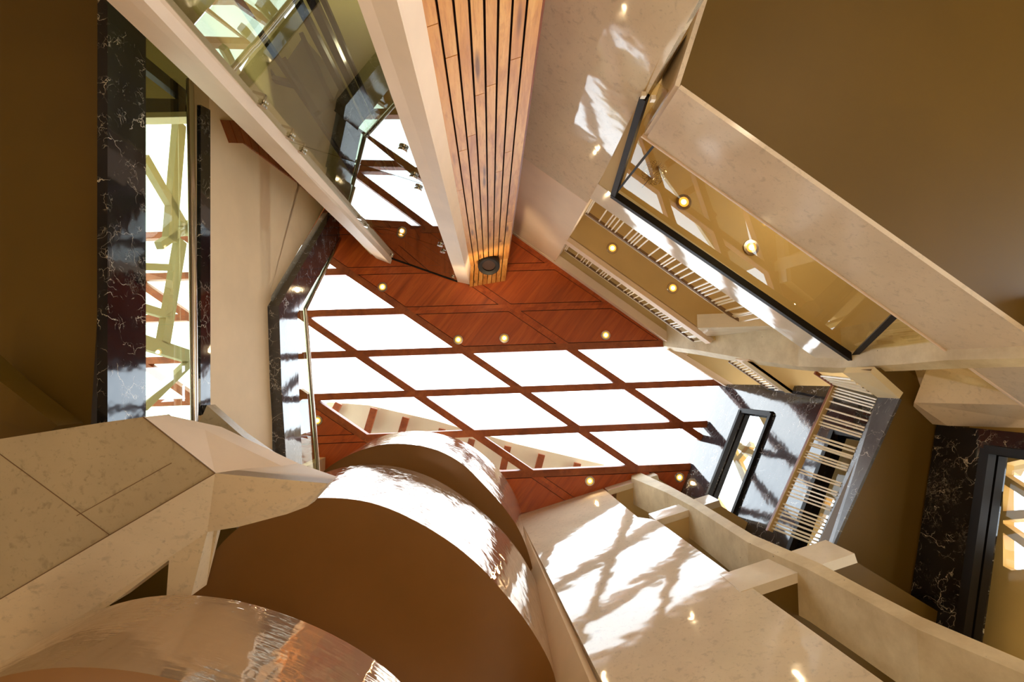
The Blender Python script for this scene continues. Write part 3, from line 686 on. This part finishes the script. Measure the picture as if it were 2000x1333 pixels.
# ------------------------------------------------------------------ planked soffit strip beside the west wall
mb = MB()
def wp(*pts): return [WW.off(-.03).px(*p) for p in pts]
top = [(433, 234), (463, 236), (500, 266), (540, 300), (580, 335), (625, 376), (652, 402)]; bot_ = [(450, 279), (478, 280), (508, 302), (545, 330), (582, 357), (612, 384), (628, 397)]
for k in range(len(top)-1):
    for s_ in range(2):
        f0, f1 = s_/2+.02, s_/2+.48
        L2 = lambda a, b, f: (a[0]+(b[0]-a[0])*f, a[1]+(b[1]-a[1])*f)
        mb.prism(wp(L2(top[k], top[k+1], f0), L2(top[k], top[k+1], f1), L2(bot_[k], bot_[k+1], f1), L2(bot_[k], bot_[k+1], f0)), WW.n*.03)
mb.build('plank_trim', M['pinedark'], label='strip of brown planks between the left wall and the diagonal white pier', category='cladding')

# ------------------------------------------------------------------ recessed lamps
def downlight(loc, label, group, power, nrm=(0, 0, -1), r=.08, spot=130, es=True):
    e = empty('ceiling_lamp', label, 'lamp', group=group); loc = Vector(loc); n = Vector(nrm).normalized()
    a = n.cross(Vector((1, 0, 0))).normalized(); c = a.cross(n)
    def circ(rad, k): return [loc+n*k+(a*math.cos(2*math.pi*i/24)+c*math.sin(2*math.pi*i/24))*rad for i in range(24)]
    MB().loft([circ(r*1.6, 0), circ(r*1.5, .012), circ(r, .014), circ(r, .002)], cap=False).build('trim_ring', M['steel'], e, smooth=True)
    MB().loft([circ(r, .004), circ(r*.55, .008)], cap=False).build('glow_ring', M['glow_ring'], e)  # emissive ring imitates the glow around the lens
    MB().face(circ(r*.55, .009)).build('lamp_lens', M['bulb'], e)
    if power: lamp('spot', 'SPOT', loc+n*.05, power, WARM, .04, spot, loc+n*2, None)
    return e
GC = 'lamps in the mahogany ceiling'
for (x, y), lab in zip(((635, 483), (747, 561), (895, 664), (985, 661), (1183, 655), (620, 822), (1152, 940), (1327, 933)),
    ('lamp in the mahogany ceiling seen between angled marble band and handrail', 'lamp in the mahogany ceiling just below the diagonal white pier', 'lamp at the corner where two skylight beams meet the mahogany, left of its twin',
     'lamp in the mahogany ceiling directly below the pine clad column', 'lamp in the mahogany ceiling nearest the right gallery cornice', 'lamp in the small mahogany triangle left of the rings',
     'lamp in the mahogany strip between the upper ring and the concrete fin', 'lamp in the small mahogany tip beside the grey marble wall')):
    downlight(P(x, y, 12.985), lab, GC, 14)
for (x, y), h, lab in (((1196, 485), 10.84, 'left lamp in the beige soffit between the two gallery railings'), ((1314, 563), 10.84, 'right lamp in the beige soffit between the two gallery railings'),
                       ((1335, 395), 7.65, 'bright lamp behind the big gallery glass above the black frame'), ((1467, 484), 7.65, 'lamp behind the big gallery glass beside the pale stripes')):
    downlight(P(x, y, h), lab, 'lamps in the gallery soffits', 40)
# speaker-like recessed fitting at the head of the pine column
dl = empty('recessed_fitting', 'black and steel oval recessed fitting at the top of the pine column', 'lamp')
f_ = .5; c = wLt.lerp(wRt, .49)+(wLb-wLt).normalized()*.30+Vector((0, .14, -.08)); n = Vector((0, .75, -.66)).normalized(); a = Vector((1, 0, 0)); b_ = n.cross(a)
def cc(rad, k): return [c+n*k+(a*math.cos(2*math.pi*i/32)+b_*math.sin(2*math.pi*i/32))*rad for i in range(32)]
MB().loft([cc(.25, -.2), cc(.25, .05), cc(.22, .07), cc(.15, .04), cc(.15, -.2)], cap=False).build('trim_ring', M['darkmetal'], dl, smooth=True)
MB().face(cc(.15, .0)).build('recess', M['groove'], dl)
lamp('column_lamp', 'SPOT', c+Vector((0, .9, -.6)), 60, WARM, .1, 120, c+Vector((0, 0, 0)))
# unseen fill lights added below the view to lift soffits and walls
for x, y in ((-6, -6), (6, -6), (-6, 6), (6, 6), (0, 0)):
    lamp('lobby_fill', 'POINT', (x*.9, y*.9, .9), 130, (1, .80, .55), .3)

# wire globe standing in for a chandelier reflected in the gallery glass
pd = empty('reflected_pendant', 'round wire globe standing in for a pendant reflected near the gallery glass upper corner', 'pendant lamp')
pc = P(1277, 338, 7.1); pc.z = 7.1+EYE; R0 = .17; mb = MB()
for k in range(10):
    th = math.pi*k/10
    mb.tube([pc+Vector((R0*math.cos(th)*math.sin(a), R0*math.sin(th)*math.sin(a), R0*math.cos(a))) for a in [2*math.pi*i/20 for i in range(21)]], .004, 6)
mb.build('globe', M['steel'], pd, smooth=True)
MB().tube([pc+Vector((0, 0, R0)), Vector((pc.x, pc.y, 7.66+EYE))], .006, 6).build('cord', M['darkmetal'], pd)
